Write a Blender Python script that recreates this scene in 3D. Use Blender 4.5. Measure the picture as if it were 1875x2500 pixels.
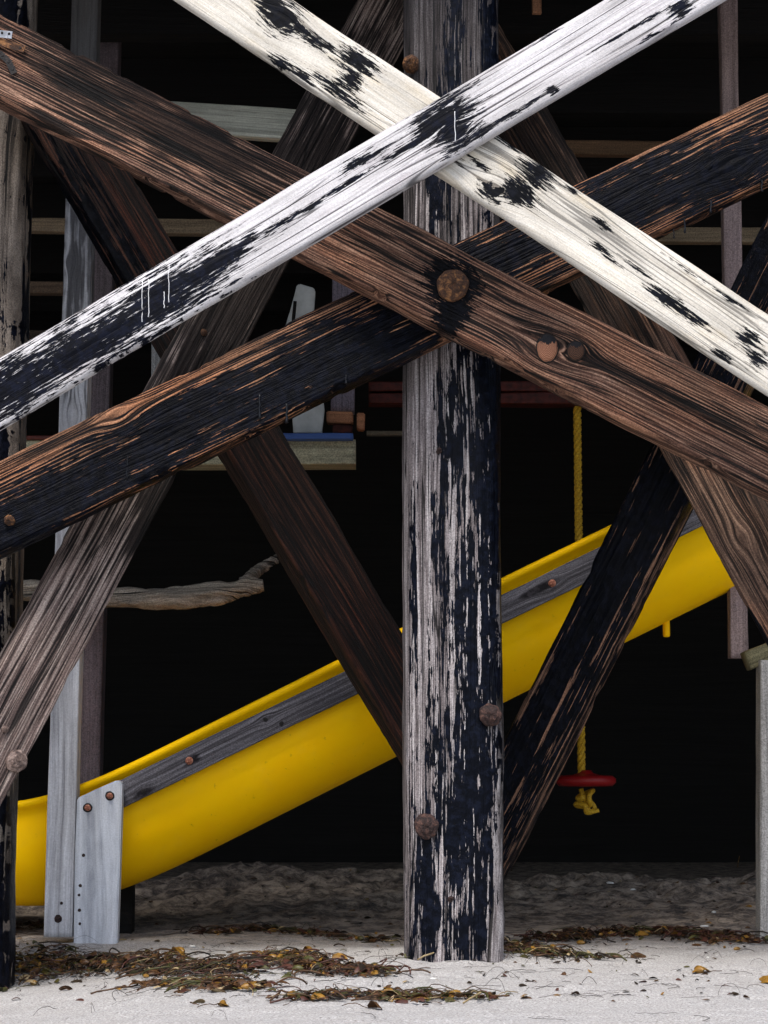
import bpy, bmesh, math, random
import numpy as np
from mathutils import Vector, Matrix

for o in list(bpy.data.objects):
    bpy.data.objects.remove(o, do_unlink=True)
scene = bpy.context.scene
COL = scene.collection
R = math.radians

# ------------------------------------------------------------------ camera
F_PX, PITCH = 5000.0, R(7.407)
CAM = Vector((0.0, -6.1, 0.55))
cd = bpy.data.cameras.new('camera')
cd.sensor_fit = 'VERTICAL'; cd.sensor_height = 36.0; cd.sensor_width = 27.0
cd.lens = F_PX / 2500.0 * 36.0
cd.clip_start = 0.1; cd.clip_end = 3000
cam = bpy.data.objects.new('camera', cd); COL.objects.link(cam)
cam.location = CAM; cam.rotation_euler = (math.pi/2 + PITCH, 0, 0)
scene.camera = cam

# ------------------------------------------------------------------ world, sun, exposure
SUN_EL, SUN_AZ = R(56), R(-14)       # azimuth measured from -Y (behind the camera), towards -X
world = bpy.data.worlds.new('World'); scene.world = world; world.use_nodes = True
wn = world.node_tree; bg = wn.nodes['Background']
sky = wn.nodes.new('ShaderNodeTexSky'); sky.sky_type = 'NISHITA'; sky.sun_disc = False
sky.sun_elevation = SUN_EL; sky.sun_rotation = math.pi - SUN_AZ
sky.air_density = 1.0; sky.dust_density = 3.0; sky.ozone_density = 1.0
wn.links.new(sky.outputs[0], bg.inputs[0]); bg.inputs[1].default_value = 0.13
sd = bpy.data.lights.new('sun', 'SUN'); sd.energy = 1.5; sd.angle = R(18); sd.color = (1.0, 0.95, 0.88)
sun = bpy.data.objects.new('sun', sd); COL.objects.link(sun)
sun_dir = Vector((math.sin(SUN_AZ)*math.cos(SUN_EL), -math.cos(SUN_AZ)*math.cos(SUN_EL), math.sin(SUN_EL)))
sun.rotation_euler = (-sun_dir).to_track_quat('-Z', 'Y').to_euler()
sun.location = (0, -8, 12)
scene.view_settings.view_transform = 'Standard'; scene.view_settings.look = 'None'
scene.view_settings.gamma = 1.0; scene.view_settings.use_curve_mapping = False
scene.view_settings.exposure = 0.98
scene.render.engine = 'CYCLES'

# ------------------------------------------------------------------ picture -> place helpers
FWD = Vector((0, math.cos(PITCH), math.sin(PITCH)))
UPV = Vector((0, -math.sin(PITCH), math.cos(PITCH)))
def ray(px, py):
    return Vector((1, 0, 0))*((px-937.5)/F_PX) + UPV*((1250-py)/F_PX) + FWD
def at(px, py, Y):
    d = ray(px, py); return CAM + d*((Y-CAM.y)/d.y)

# ------------------------------------------------------------------ numpy value noise
def _h(i, j, k, s):
    n = (i*374761393 + j*668265263 + k*2147483647 + s*1274126177) & 0xFFFFFFFF
    n = ((n ^ (n >> 13))*1274126177) & 0xFFFFFFFF
    n = ((n ^ (n >> 16))*2246822519) & 0xFFFFFFFF
    return ((n ^ (n >> 15)) & 0xFFFF)/65535.0
def vnoise(x, y, z, s=0):
    x, y, z = np.broadcast_arrays(np.asarray(x, float), np.asarray(y, float), np.asarray(z, float))
    xi, yi, zi = np.floor(x).astype(np.int64), np.floor(y).astype(np.int64), np.floor(z).astype(np.int64)
    fx, fy, fz = x-xi, y-yi, z-zi
    fx, fy, fz = fx*fx*(3-2*fx), fy*fy*(3-2*fy), fz*fz*(3-2*fz)
    r = 0
    for a in (0, 1):
        for b in (0, 1):
            for c in (0, 1):
                w = (fx if a else 1-fx)*(fy if b else 1-fy)*(fz if c else 1-fz)
                r = r + w*_h(xi+a, yi+b, zi+c, s)
    return r*2-1
def fbm(x, y, z, s=0, octv=4):
    r, a = 0, 1.0
    for o in range(octv):
        r = r + a*vnoise(x*2**o, y*2**o, z*2**o, s+o*17); a *= 0.5
    return r
def sstep(t):
    t = np.clip(t, 0, 1); return t*t*(3-2*t)

# ------------------------------------------------------------------ node expressions
class NT:
    def __init__(s, name):
        s.m = bpy.data.materials.new(name); s.m.use_nodes = True
        s.t = s.m.node_tree; s.b = s.t.nodes['Principled BSDF']
        tc = s.t.nodes.new('ShaderNodeTexCoord'); s.co = tc.outputs['Object']
    def nd(s, typ): return s.t.nodes.new(typ)
    def plug(s, v, inp):
        if isinstance(v, E): s.t.links.new(v.s, inp)
        elif isinstance(v, bpy.types.NodeSocket): s.t.links.new(v, inp)
        elif v is not None: inp.default_value = v
    def math(s, op, a, b=None, c=None):
        n = s.nd('ShaderNodeMath'); n.operation = op
        s.plug(a, n.inputs[0]); s.plug(b, n.inputs[1])
        if c is not None: s.plug(c, n.inputs[2])
        return E(s, n.outputs[0])
    def sep(s, v=None):
        n = s.nd('ShaderNodeSeparateXYZ'); s.plug(v or s.co, n.inputs[0])
        return [E(s, o) for o in n.outputs]
    def vec(s, x, y, z):
        n = s.nd('ShaderNodeCombineXYZ')
        for i, v in enumerate((x, y, z)): s.plug(v, n.inputs[i])
        return E(s, n.outputs[0])
    def noise(s, v, scale=1.0, detail=2.0, rough=0.5, dist=0.0):
        n = s.nd('ShaderNodeTexNoise'); s.plug(v, n.inputs['Vector'])
        n.inputs['Scale'].default_value = scale; n.inputs['Detail'].default_value = detail
        n.inputs['Roughness'].default_value = rough; n.inputs['Distortion'].default_value = dist
        return E(s, n.outputs[0])
    def voro(s, v, scale, feature='F1'):
        n = s.nd('ShaderNodeTexVoronoi'); n.feature = feature; s.plug(v, n.inputs['Vector']); n.inputs['Scale'].default_value = scale
        return n
    def ss(s, x, lo, hi, a=0.0, b=1.0):
        n = s.nd('ShaderNodeMapRange'); n.interpolation_type = 'SMOOTHSTEP'
        s.plug(x, n.inputs[0])
        for i, v in enumerate((lo, hi, a, b)): n.inputs[i+1].default_value = v
        return E(s, n.outputs[0])
    def ramp(s, x, stops):
        n = s.nd('ShaderNodeValToRGB'); s.plug(x, n.inputs[0]); e = n.color_ramp.elements
        while len(e) < len(stops): e.new(0.5)
        for el, (p, c) in zip(e, stops): el.position = p; el.color = (*c, 1)
        return E(s, n.outputs[0])
    def mix(s, f, a, b, typ='MIX'):
        n = s.nd('ShaderNodeMix'); n.data_type = 'RGBA'; n.blend_type = typ
        s.plug(f, n.inputs[0])
        for v, i in ((a, 6), (b, 7)):
            if isinstance(v, tuple): n.inputs[i].default_value = (*v, 1) if len(v) == 3 else v
            else: s.plug(v, n.inputs[i])
        return E(s, n.outputs[2])
    def bump(s, h, strength, dist=0.004):
        n = s.nd('ShaderNodeBump'); n.inputs['Strength'].default_value = strength; n.inputs['Distance'].default_value = dist
        s.plug(h, n.inputs['Height']); s.t.links.new(n.outputs[0], s.b.inputs['Normal'])
    def out(s, col=None, rough=None, spec=None):
        if isinstance(col, tuple): s.b.inputs['Base Color'].default_value = (*col, 1)
        else: s.plug(col, s.b.inputs['Base Color'])
        s.plug(rough, s.b.inputs['Roughness']); s.plug(spec, s.b.inputs['Specular IOR Level'])
        return s.m
class E:
    def __init__(s, nt, sock): s.n, s.s = nt, sock
    def __add__(s, o): return s.n.math('ADD', s, o)
    __radd__ = __add__
    def __sub__(s, o): return s.n.math('SUBTRACT', s, o)
    def __rsub__(s, o): return s.n.math('SUBTRACT', o, s)
    def __mul__(s, o): return s.n.math('MULTIPLY', s, o)
    __rmul__ = __mul__
    def __truediv__(s, o): return s.n.math('DIVIDE', s, o)
    def mx(s, o): return s.n.math('MAXIMUM', s, o)
    def mn(s, o): return s.n.math('MINIMUM', s, o)
    def f(s, op, o=None): return s.n.math(op, s, o)

def sr(r, g, b):                       # a colour as seen on screen -> linear
    return tuple((c/255/12.92 if c <= 10 else ((c/255+0.055)/1.055)**2.4) for c in (r, g, b))

FIELDS = {}
def np_field(x, z, patches):
    f = np.full(len(x), -1.2)
    for cu, cv, a, b in patches: f = np.maximum(f, 1-np.sqrt(((x-cu)/a)**2+((z-cv)/b)**2))
    return f
def attr(n, name):
    a = n.nd('ShaderNodeAttribute'); a.attribute_name = name; return E(n, a.outputs['Fac'])
def wood(name, lo, mid, hi, seed=0.0, freq=95.0, warp=4.0, knots=(), rough=0.8, bump=0.5, soot_shade=None, soot_shade_amt=0.5,
         tar=None, tar_bias=0.0, tar_col=(0.00132, 0.00148, 0.00231), tar_streak=1.5, tar_ridge=0.9, tar_soft=0.06, tar_gain=1.0,
         cracks=None, stain=None, tar_rough=0.42, contrast=2.2, tar_bump=0.5, uu=1.3, ridges=0.0, ridge_n=80.0, tar_spec=0.07, tar_fine=0.0, tar_ff=3.0, tar_u=1.0, crack_u=1.1, crack_f=1.25, splits=0.0, hue=None):
    n = NT(name); u, w, v = n.sep(); pale_grit = mid[1] > 0.4
    vv = v + w*0.55
    ring = None
    for (ku, kv, kr) in knots:
        du, dv = u-ku, v-kv
        e = n.math('EXPONENT', (du.f('POWER', 2.0)*(1/(2.6*kr)**2) + dv.f('POWER', 2.0)*(1/(1.7*kr)**2))*-1.0)
        vv = vv - dv*e*0.92
    us = u+seed
    low = n.noise(n.vec(us*0.7, vv*5.0, w*5.0), 1.0, 2.0)
    g = vv*freq + (low-0.5)*warp + seed*3.1
    lines = n.noise(n.vec(us*uu, g*1.5, 0.3), 1.0, 3.0, 0.65)
    fib = n.noise(n.vec(us*11.0, g*4.5, seed), 1.0, 2.0, 0.6)
    blot = n.noise(n.vec(us*3.0, vv*14.0, seed), 1.0, 3.0, 0.6)
    if ridges > 0:
        ph = n.noise(n.vec(us*0.6, vv*30.0, seed+2.0), 1.0, 3.0, 0.6)
        sn_ = n.math('SINE', (vv*ridge_n + (low-0.5)*warp*0.6 + ph*5.0)*6.2832)*0.5+0.5
        rg = n.math('POWER', sn_, 0.6)
        lines = lines*(1.0-ridges) + rg*ridges*0.9
    h = ((lines*0.66 + fib*0.34)-0.5)*contrast + 0.5
    col = n.ramp(h, [(0.12, lo), (0.5, mid), (0.88, hi)])
    bl = n.ss(blot, 0.32, 0.68)
    col = n.mix(bl*0.55, col, n.mix(1.0, col, (0.5, 0.49, 0.48), 'MULTIPLY'))
    if stain:
        sc, sa = stain
        sn = n.ss(n.noise(n.vec(us*5.0+7.7, vv*16.0, seed), 1.0, 3.0, 0.65), 0.5, 0.8)
        col = n.mix(sn*sa, col, n.mix(1.0, col, sc, 'MULTIPLY'))
    if cracks:
        cc, camt, thr = cracks
        cl = n.noise(n.vec(us*crack_u+3.0, vv*freq*crack_f+(low-0.5)*warp+9.0, 0.0), 1.0, 1.0, 0.5)
        cm = n.ss(cl, thr, thr-0.05)*n.ss(n.noise(n.vec(us*2.0, vv*20.0, 4.0), 1.0, 1.0), 0.28, 0.48)
        col = n.mix(cm*camt, col, cc); h = h - cm*0.9
    grit = n.noise(n.co, 210.0, 2.0, 0.8)
    col = n.mix(1.0, col, n.ramp((grit-0.5)*2.4+0.5, [(0.1, (0.55, 0.55, 0.55)), (0.9, (1.32, 1.32, 1.32))] if not pale_grit else [(0.1, (0.82, 0.82, 0.82)), (0.9, (1.06, 1.06, 1.06))]), 'MULTIPLY')
    h = h + (grit-0.5)*0.5
    if hue:
        hn = n.ss(n.noise(n.vec(us*2.2+4.0, vv*9.0, seed+3.0), 1.0, 3.0, 0.6), 0.42, 0.66)
        col = n.mix(hn, col, n.mix(1.0, col, hue, 'MULTIPLY'))
    if splits > 0:
        sp_ = n.math('ABSOLUTE', n.noise(n.vec(us*0.9+6.0, vv*26.0+(low-0.5)*1.5, seed), 1.0, 2.0, 0.45)-0.5)
        spm = n.ss(sp_, 0.022, 0.004)*n.ss(n.noise(n.vec(us*1.7, vv*11.0, seed+8.0), 1.0, 1.0), 0.40, 0.55)
        col = n.mix(spm*splits, col, (0.004, 0.003, 0.003)); h = h - spm*1.6*splits
    if soot_shade:  # darkened patches: real smudges on some timbers, painted-in shade on others
        FIELDS.setdefault(name, {})['soot_shade'] = soot_shade; f = attr(n, 'soot_shade') + (n.noise(n.vec(us*6, g*0.3, 1.0), 1.0, 3.0, 0.6)-0.5)*1.6 + (0.5-lines)*1.6
        col = n.mix(n.ss(f, -0.1, 0.4)*soot_shade_amt, col, n.mix(1.0, col, (0.05, 0.045, 0.045), 'MULTIPLY'))
    r = n.math('MULTIPLY_ADD', lines, -0.2, rough+0.1); sp = 0.3
    if tar is not None:
        FIELDS.setdefault(name, {})['tar'] = tar; f = attr(n, 'tar')*tar_gain
        st = n.noise(n.vec(us*3.6*tar_u, g*0.38, seed+5.0), 1.0, 4.0, 0.62)
        st2 = n.noise(n.vec(us*9.0*tar_u, g*1.6, seed+9.0), 1.0, 3.0, 0.65)
        f = f + (st-0.5)*tar_streak*2.2 + (st2-0.5)*tar_streak*2.0 + (0.5-lines)*tar_ridge*2.0 + tar_bias
        if tar_fine > 0: f = f + (n.noise(n.vec(us*13.0*tar_u, g*tar_ff, seed+13.0), 1.0, 4.0, 0.75)-0.5)*tar_fine*2.0
        m = n.ss(f, -tar_soft, tar_soft)
        tb = n.noise(n.co, 240.0, 3.0, 0.7); tb2 = n.noise(n.co, 38.0, 3.0, 0.7)
        col = n.mix(m, col, n.mix(n.ss(tb2, 0.42, 0.66), tar_col, tuple(c*3.2 for c in tar_col)))
        r = r*(1.0-m) + m*(tar_rough + (tb2-0.5)*0.5)
        sp = n.math('MULTIPLY_ADD', m, tar_spec-0.3, 0.3)
        h = h*(1.0-m*0.55) + m*((tb*0.6+tb2*0.9)*tar_bump + 0.15)
    n.bump(h, bump, 0.006)
    return n.out(col, r, sp)

# ------------------------------------------------------------------ object helpers
def link(name, me, mat, parent=None, M=None):
    o = bpy.data.objects.new(name, me); COL.objects.link(o)
    for m in (mat if isinstance(mat, (list, tuple)) else [mat]): me.materials.append(m)
    if not isinstance(mat, (list, tuple)) and mat.name in FIELDS:
        co = np.empty(len(me.vertices)*3); me.vertices.foreach_get('co', co); co = co.reshape(-1, 3)
        for k, pt in FIELDS[mat.name].items():
            a = me.attributes.new(k, 'FLOAT', 'POINT'); a.data.foreach_set('value', np_field(co[:, 0], co[:, 2], pt).astype(np.float32))
    if parent is not None:
        o.parent = parent
    if M is not None: o.matrix_local = M
    return o
def tag(o, label, cat=None, group=None, kind=None):
    o['label'] = label
    if cat: o['category'] = cat
    if group: o['group'] = group
    if kind: o['kind'] = kind
    return o
def mesh(name, vs, fs, smooth=True, mi=None):
    me = bpy.data.meshes.new(name); me.from_pydata([tuple(map(float, v)) for v in vs], [], [tuple(map(int, f)) for f in fs])
    if smooth: me.polygons.foreach_set('use_smooth', [True]*len(me.polygons))
    if mi is not None: me.polygons.foreach_set('material_index', mi)
    me.update(); return me

def ring_rect(h, t, rad, nf, ntk, na=4):
    """rounded rectangle in (y,z): y in +-t/2, z in +-h/2, counted round once"""
    rad = min(rad, t*0.49, h*0.49); pts = []
    def arc(cy, cz, a0):
        for i in range(na+1):
            a = a0 + (math.pi/2)*i/na; pts.append((cy+rad*math.cos(a), cz+rad*math.sin(a)))
    def run(p, q, k):
        for i in range(1, k): pts.append((p[0]+(q[0]-p[0])*i/k, p[1]+(q[1]-p[1])*i/k))
    H, T = h/2-rad, t/2-rad
    arc(T, H, 0);           run((T, h/2), (-T, h/2), ntk)
    arc(-T, H, math.pi/2);  run((-t/2, H), (-t/2, -H), nf)
    arc(-T, -H, math.pi);   run((-T, -h/2), (T, -h/2), ntk)
    arc(T, -H, 1.5*math.pi);run((t/2, -H), (t/2, H), nf)
    return np.array(pts)
def loft_mesh(name, L, ring, seed=0, step=0.02, streak=0.0015, wob=0.003, bite=0.0, taper=None, sharp=True):
    nx = max(2, int(L/step)+1); xs = np.linspace(0, L, nx)
    X, K = np.meshgrid(xs, np.arange(len(ring)), indexing='ij')
    y = ring[:, 0][None, :]*np.ones((nx, 1)); z = ring[:, 1][None, :]*np.ones((nx, 1))
    if taper is not None:
        s = 1+(taper-1)*(X/L); y = y*s; z = z*s
    rad = np.sqrt(y*y+z*z)+1e-6
    d = streak*fbm(X*5+seed, y*160, z*160, seed, 3) + wob*fbm(X*2.5, y*6, z*6, seed+5, 3)
    if bite > 0:
        b = np.clip(fbm(X*14, y*22, z*22, seed+11, 3)-0.45, 0, 1)*bite
        ed = np.abs(z)/np.max(np.abs(ring[:, 1])); d = d - b*sstep((ed-0.8)/0.2)
    s = 1+d/rad
    V = np.stack([X, y*s, z*s], -1).reshape(-1, 3); n = len(ring); fs = []
    for i in range(nx-1):
        for k in range(n):
            k2 = (k+1) % n
            fs.append((i*n+k, i*n+k2, (i+1)*n+k2, (i+1)*n+k))
    vs = V.tolist()
    for end, i in ((0, 0), (1, nx-1)):
        c = len(vs); vs.append([xs[i], 0, 0])
        for k in range(n):
            k2 = (k+1) % n
            fs.append((c, i*n+k2, i*n+k) if end == 0 else (c, i*n+k, i*n+k2))
    return mesh(name, vs, fs)
def frame(org, x, nrm):
    x = x.normalized(); y = -(nrm - x*nrm.dot(x)).normalized(); z = x.cross(y)
    M = Matrix.Identity(4)
    for i in range(3): M[i][0], M[i][1], M[i][2], M[i][3] = x[i], y[i], z[i], org[i]
    return M

class Beam:
    """A timber given by the two long edges of its front face; ends may stand at different distances."""
    def __init__(s, top, bot, Y0, Y1, thick, ext0=0.0, ext1=0.0):
        t0, t1, b0, b1 = at(*top[0], Y0), at(*top[1], Y1), at(*bot[0], Y0), at(*bot[1], Y1)
        c0, c1 = (t0+b0)/2, (t1+b1)/2
        ax = ((t1-t0).normalized()+(b1-b0).normalized()).normalized()
        hz = Vector((ax.x, ax.y, 0)).normalized() if (abs(Y0-Y1) > 1e-6) else None
        nrm = Vector((hz.y, -hz.x, 0)) if hz is not None else Vector((0, -1, 0))
        if nrm.y > 0: nrm = -nrm
        def perp(p, c): d = p-c; d = d-ax*d.dot(ax); return d.length
        s.h = perp(t0, b0)*0.5 + perp(t1, b1)*0.5
        s.t = thick
        L = (c1-c0).dot(ax)+ext0+ext1
        s.L = L; s.ax = ax; s.n = nrm
        s.M = frame(c0-ax*ext0-nrm*(thick/2), ax, nrm); s.Mi = s.M.inverted()
        s.Y0 = Y0
    def uv(s, px, py):
        """picture point -> (u, v) on the front face"""
        d = ray(px, py); p0 = s.M @ Vector((0, -s.t/2, 0))
        k = (p0-CAM).dot(s.n)/d.dot(s.n); q = s.Mi @ (CAM+d*k)
        return q.x, q.z
    def P(s, lst):
        sc = F_PX/ (s.M.translation.y-CAM.y+0.05); r = []
        for (px, py, a, b) in lst:
            u, v = s.uv(px, py); r.append((u, v, a/sc, b/sc))
        return r
    def make(s, name, mat, seed, rad=0.008, nf=12, **kw):
        if mat.name in FIELDS: nf = 34
        me = loft_mesh(name, s.L, ring_rect(s.h, s.t, rad, nf, 6), seed, **kw)
        return link(name, me, mat, None, s.M)

def vbeam(xl0, xr0, y0, xl1, xr1, y1, Y, thick):
    """upright post: left/right picture edges at its top (y0) and bottom (y1)"""
    return Beam([(xl1, y1), (xl0, y0)], [(xr1, y1), (xr0, y0)], Y, Y, thick)

def lathe(profile, n=28, jitter=0.0, seed=0):
    vs, fs = [], []; rnd = random.Random(seed); ph = [rnd.uniform(0, 6.28) for _ in range(4)]
    for (r, z) in profile:
        for k in range(n):
            a = 2*math.pi*k/n
            j = 1+jitter*(0.5*math.sin(2*a+ph[0])+0.35*math.sin(3*a+ph[1])+0.4*math.sin(7*a+ph[2])+0.25*rnd.uniform(-1, 1))
            vs.append((r*j*math.cos(a), r*j*math.sin(a), z*(1+jitter*1.2*rnd.uniform(-1, 1))))
    for i in range(len(profile)-1):
        for k in range(n):
            k2 = (k+1) % n; fs.append((i*n+k, i*n+k2, (i+1)*n+k2, (i+1)*n+k))
    c = len(vs); vs.append((0, 0, profile[-1][1])); i = len(profile)-1
    for k in range(n): fs.append((c, i*n+k, i*n+(k+1) % n))
    return vs, fs
def on_face(beam, px, py, lift=0.0):
    """matrix, in the beam's space, of something lying on its front face with +Z pointing out"""
    u, v = beam.uv(px, py)
    M = Matrix(((1, 0, 0, u), (0, 0, -1, -beam.t/2-lift), (0, 1, 0, v), (0, 0, 0, 1)))
    return M
def bolt_on(parent, beam, px, py, r, hgt, mat, seed, name='bolt_head', jitter=0.07, dome=True):
    prof = [(r*0.98, -0.008), (r*1.0, hgt*0.3), (r*0.97, hgt*0.5), (r*0.88, hgt*0.66), (r*0.76, hgt*0.74), (r*0.62, hgt*0.82), (r*0.56, hgt*0.98), (r*0.42, hgt*1.06), (r*0.25, hgt*1.08), (r*0.1, hgt*1.08)] if dome else \
           [(r, -0.006), (r, hgt*0.3), (r*0.62, hgt*0.34), (r*0.58, hgt), (r*0.3, hgt*1.04)]
    vs, fs = lathe(prof, 40, jitter, seed)
    return link(name, mesh(name, vs, fs), mat, parent, on_face(beam, px, py))

def tube(vs, fs, pts, rad, n=6):
    base = len(vs); pts = [Vector(p) for p in pts]; up = Vector((0.13, 0.31, 0.94))
    for i, p in enumerate(pts):
        t = (pts[min(i+1, len(pts)-1)]-pts[max(i-1, 0)]).normalized()
        a = t.cross(up)
        if a.length < 1e-3: a = t.cross(Vector((1, 0, 0)))
        a.normalize(); b = t.cross(a); r = rad(i/(len(pts)-1)) if callable(rad) else rad
        for k in range(n):
            q = 2*math.pi*k/n; vs.append(tuple(p+a*(r*math.cos(q))+b*(r*math.sin(q))))
    for i in range(len(pts)-1):
        for k in range(n):
            k2 = (k+1) % n; fs.append((base+i*n+k, base+i*n+k2, base+(i+1)*n+k2, base+(i+1)*n+k))
    fs.append(tuple(base+k for k in range(n))[::-1]); fs.append(tuple(base+(len(pts)-1)*n+k for k in range(n)))

# ------------------------------------------------------------------ plain materials
def rust(name, a, b, c, sc=60.0, bump=0.8):
    n = NT(name); x = n.noise(n.co, sc, 5.0, 0.7, 0.6); y = n.noise(n.co, sc*3.3, 3.0, 0.7)
    col = n.ramp((x-0.5)*1.8+0.5, [(0.15, a), (0.5, b), (0.85, c)])
    n.bump(x*0.8+y*0.5, bump, 0.008)
    return n.out(col, 0.75, 0.4)
rust_dark = rust('rust_dark', sr(12, 8, 8), sr(46, 30, 28), sr(92, 64, 54))
rust_gold = rust('rust_gold', sr(14, 10, 8), sr(70, 44, 27), sr(150, 104, 62))
rust_grey = rust('rust_grey', sr(50, 42, 42), sr(110, 92, 84), sr(170, 150, 140))
galv = rust('galvanised_steel', sr(110, 115, 122), sr(150, 155, 165), sr(190, 195, 205), 40, 0.2)
black_iron = rust('black_iron', sr(12, 12, 14), sr(26, 25, 26), sr(60, 50, 46), 90, 0.5)

# ------------------------------------------------------------------ the setting: sand
def ground(X, Y):
    X = np.asarray(X, float); Y = np.asarray(Y, float)
    z = -0.085*sstep((-X-0.35)/0.75)*sstep((0.80-Y)/0.5)
    z = z + 0.028*np.exp(-(((X-0.28)/0.30)**2+((Y-0.22)/0.32)**2))
    crest = 0.135+0.05*fbm(X*1.7, Y*0.3, 0, 3, 3)
    bank = sstep((Y-1.35-0.2*vnoise(X*1.3, 0, 0, 8))/1.4)
    bank = bank*(1-sstep((Y-2.75-0.25*vnoise(X*2.1, 2.0, 0, 12))/1.6))
    z = z + bank*crest
    near = np.exp(-((Y-0.6)/5.0)**2-(X/5.0)**2)
    z = z + near*(0.010*fbm(X*2.2, Y*2.2, 0, 21, 3) + 0.0035*fbm(X*14, Y*14, 0, 31, 3))
    lump = fbm(X*5.5, Y*5.5, 0, 41, 5)
    z = z + bank*near*(0.042*lump+0.018*fbm(X*16, Y*16, 0, 51, 3)) 
    return z
_gx0, _gy0, _gd = -2.6, -2.6, 0.0125
_GH = ground(*np.meshgrid(np.arange(_gx0, 2.6, _gd), np.arange(_gy0, 7.0, _gd), indexing='ij')).tolist()
def gh(x, y):
    a = (x-_gx0)/_gd; b = (y-_gy0)/_gd; i = min(max(int(a), 0), len(_GH)-2); j = min(max(int(b), 0), len(_GH[0])-2); a -= i; b -= j
    return (_GH[i][j]*(1-a)+_GH[i+1][j]*a)*(1-b)+(_GH[i][j+1]*(1-a)+_GH[i+1][j+1]*a)*b
def gnd(px, py):
    """where the sight line through a picture point meets the sand"""
    d = ray(px, py); t = 3.5; prev = t
    while t < 16:
        p = CAM+d*t
        if p.z < gh(p.x, p.y): break
        prev = t; t += 0.03
    for _ in range(14):
        m = (prev+t)/2; p = CAM+d*m
        if p.z < gh(p.x, p.y): t = m
        else: prev = m
    return CAM+d*t
def axis_pts(lo, hi, d, far, g=1.35):
    c = list(np.arange(lo, hi+1e-6, d)); s = d
    while c[-1] < far: s *= g; c.append(c[-1]+s)
    s = d
    while c[0] > -far: s *= g; c.insert(0, c[0]-s)
    return np.array(c)
gx = axis_pts(-1.9, 1.9, 0.0125, 600); gy = axis_pts(-2.2, 4.2, 0.0125, 600)
GX, GY = np.meshgrid(gx, gy, indexing='ij'); GZ = ground(GX, GY)
nX, nY = GX.shape
me = bpy.data.meshes.new('sand')
V = np.stack([GX, GY, GZ], -1).reshape(-1, 3)
I = np.arange(nX*nY).reshape(nX, nY)
Q = np.stack([I[:-1, :-1], I[1:, :-1], I[1:, 1:], I[:-1, 1:]], -1).reshape(-1, 4)
me.vertices.add(len(V)); me.vertices.foreach_set('co', V.ravel())
me.loops.add(len(Q)*4); me.loops.foreach_set('vertex_index', Q.ravel())
me.polygons.add(len(Q)); me.polygons.foreach_set('loop_start', np.arange(0, len(Q)*4, 4))
me.polygons.foreach_set('use_smooth', [True]*len(Q)); me.update(calc_edges=True)
n = NT('sand'); u, v, w = n.sep()
a = n.noise(n.co, 170.0, 3.0, 0.85); b = n.noise(n.co, 5.0, 4.0, 0.6); c = n.noise(n.co, 70.0, 3.0, 0.65)
col = n.ramp((a-0.5)*1.9+0.5, [(0.1, sr(84, 80, 78)), (0.38, sr(154, 152, 150)), (0.6, sr(178, 177, 176)), (0.9, sr(220, 220, 220))])
col = n.mix(n.ss(b, 0.35, 0.7)*0.35, col, n.mix(1.0, col, (0.82, 0.80, 0.78), 'MULTIPLY'))
spk = n.ss(n.noise(n.co, 120.0, 1.0, 0.5), 0.70, 0.75)
col = n.mix(spk*0.7, col, sr(70, 62, 58))
soil_shade = n.ss(v+(n.noise(n.co, 3.0, 3.0)-0.5)*0.7, 0.35, 1.9)     # litter-strewn bank earth, plus the deck's shade painted into the sand ahead of it
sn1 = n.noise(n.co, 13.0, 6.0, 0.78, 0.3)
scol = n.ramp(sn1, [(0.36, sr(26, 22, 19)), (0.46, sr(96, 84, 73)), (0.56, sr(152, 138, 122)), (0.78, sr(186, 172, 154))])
col = n.mix(soil_shade*0.9, col, scol)
n.bump(a*0.5+c*0.9+b*0.3+sn1*soil_shade*1.5, 0.6, 0.007)
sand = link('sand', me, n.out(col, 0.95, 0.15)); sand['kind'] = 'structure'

# ------------------------------------------------------------------ the setting: pier deck over it all, black walls added to keep light out
creosote = wood('creosote_timber', (0.0015, 0.0012, 0.001), (0.0025, 0.002, 0.0017), (0.004, 0.003, 0.0026), 3.0, 40, bump=0.4)
def box(vs, fs, x0, x1, y0, y1, z0, z1):
    b = len(vs)
    vs += [(x, y, z) for x in (x0, x1) for y in (y0, y1) for z in (z0, z1)]
    fs += [tuple(b+i for i in f) for f in ((0, 1, 3, 2), (4, 6, 7, 5), (0, 4, 5, 1), (2, 3, 7, 6), (0, 2, 6, 4), (1, 5, 7, 3))]
def boxes(name, lst, mat, parent=None):
    vs, fs = [], []
    for b in lst: box(vs, fs, *b)
    return link(name, mesh(name, vs, fs, False), mat, parent)
DECK_Z, DECK_Y = 3.42, -0.36
deck = boxes('pier_deck', [(-7, 7, DECK_Y, 8.2, DECK_Z+0.25, DECK_Z+0.30)], creosote); deck['kind'] = 'structure'
for i in range(9):
    y = DECK_Y+0.02+i*0.95
    boxes('joist', [(-6.98, 6.98, y, y+0.09, DECK_Z, DECK_Z+0.247)], creosote, deck)
bw = boxes('back_light_block', [(-7, 7, 7.6, 7.7, -0.4, DECK_Z+0.24)], creosote); bw['kind'] = 'structure'  # added black backing that keeps the far end dark
for i, x in enumerate((-6.6, 6.6)):
    sw = boxes('side_light_block', [(x-0.05, x+0.05, 0.2, 7.58, -0.4, DECK_Z-0.01)], creosote); sw['kind'] = 'structure'  # added black screens, out of view, blocking light from the sides

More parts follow.
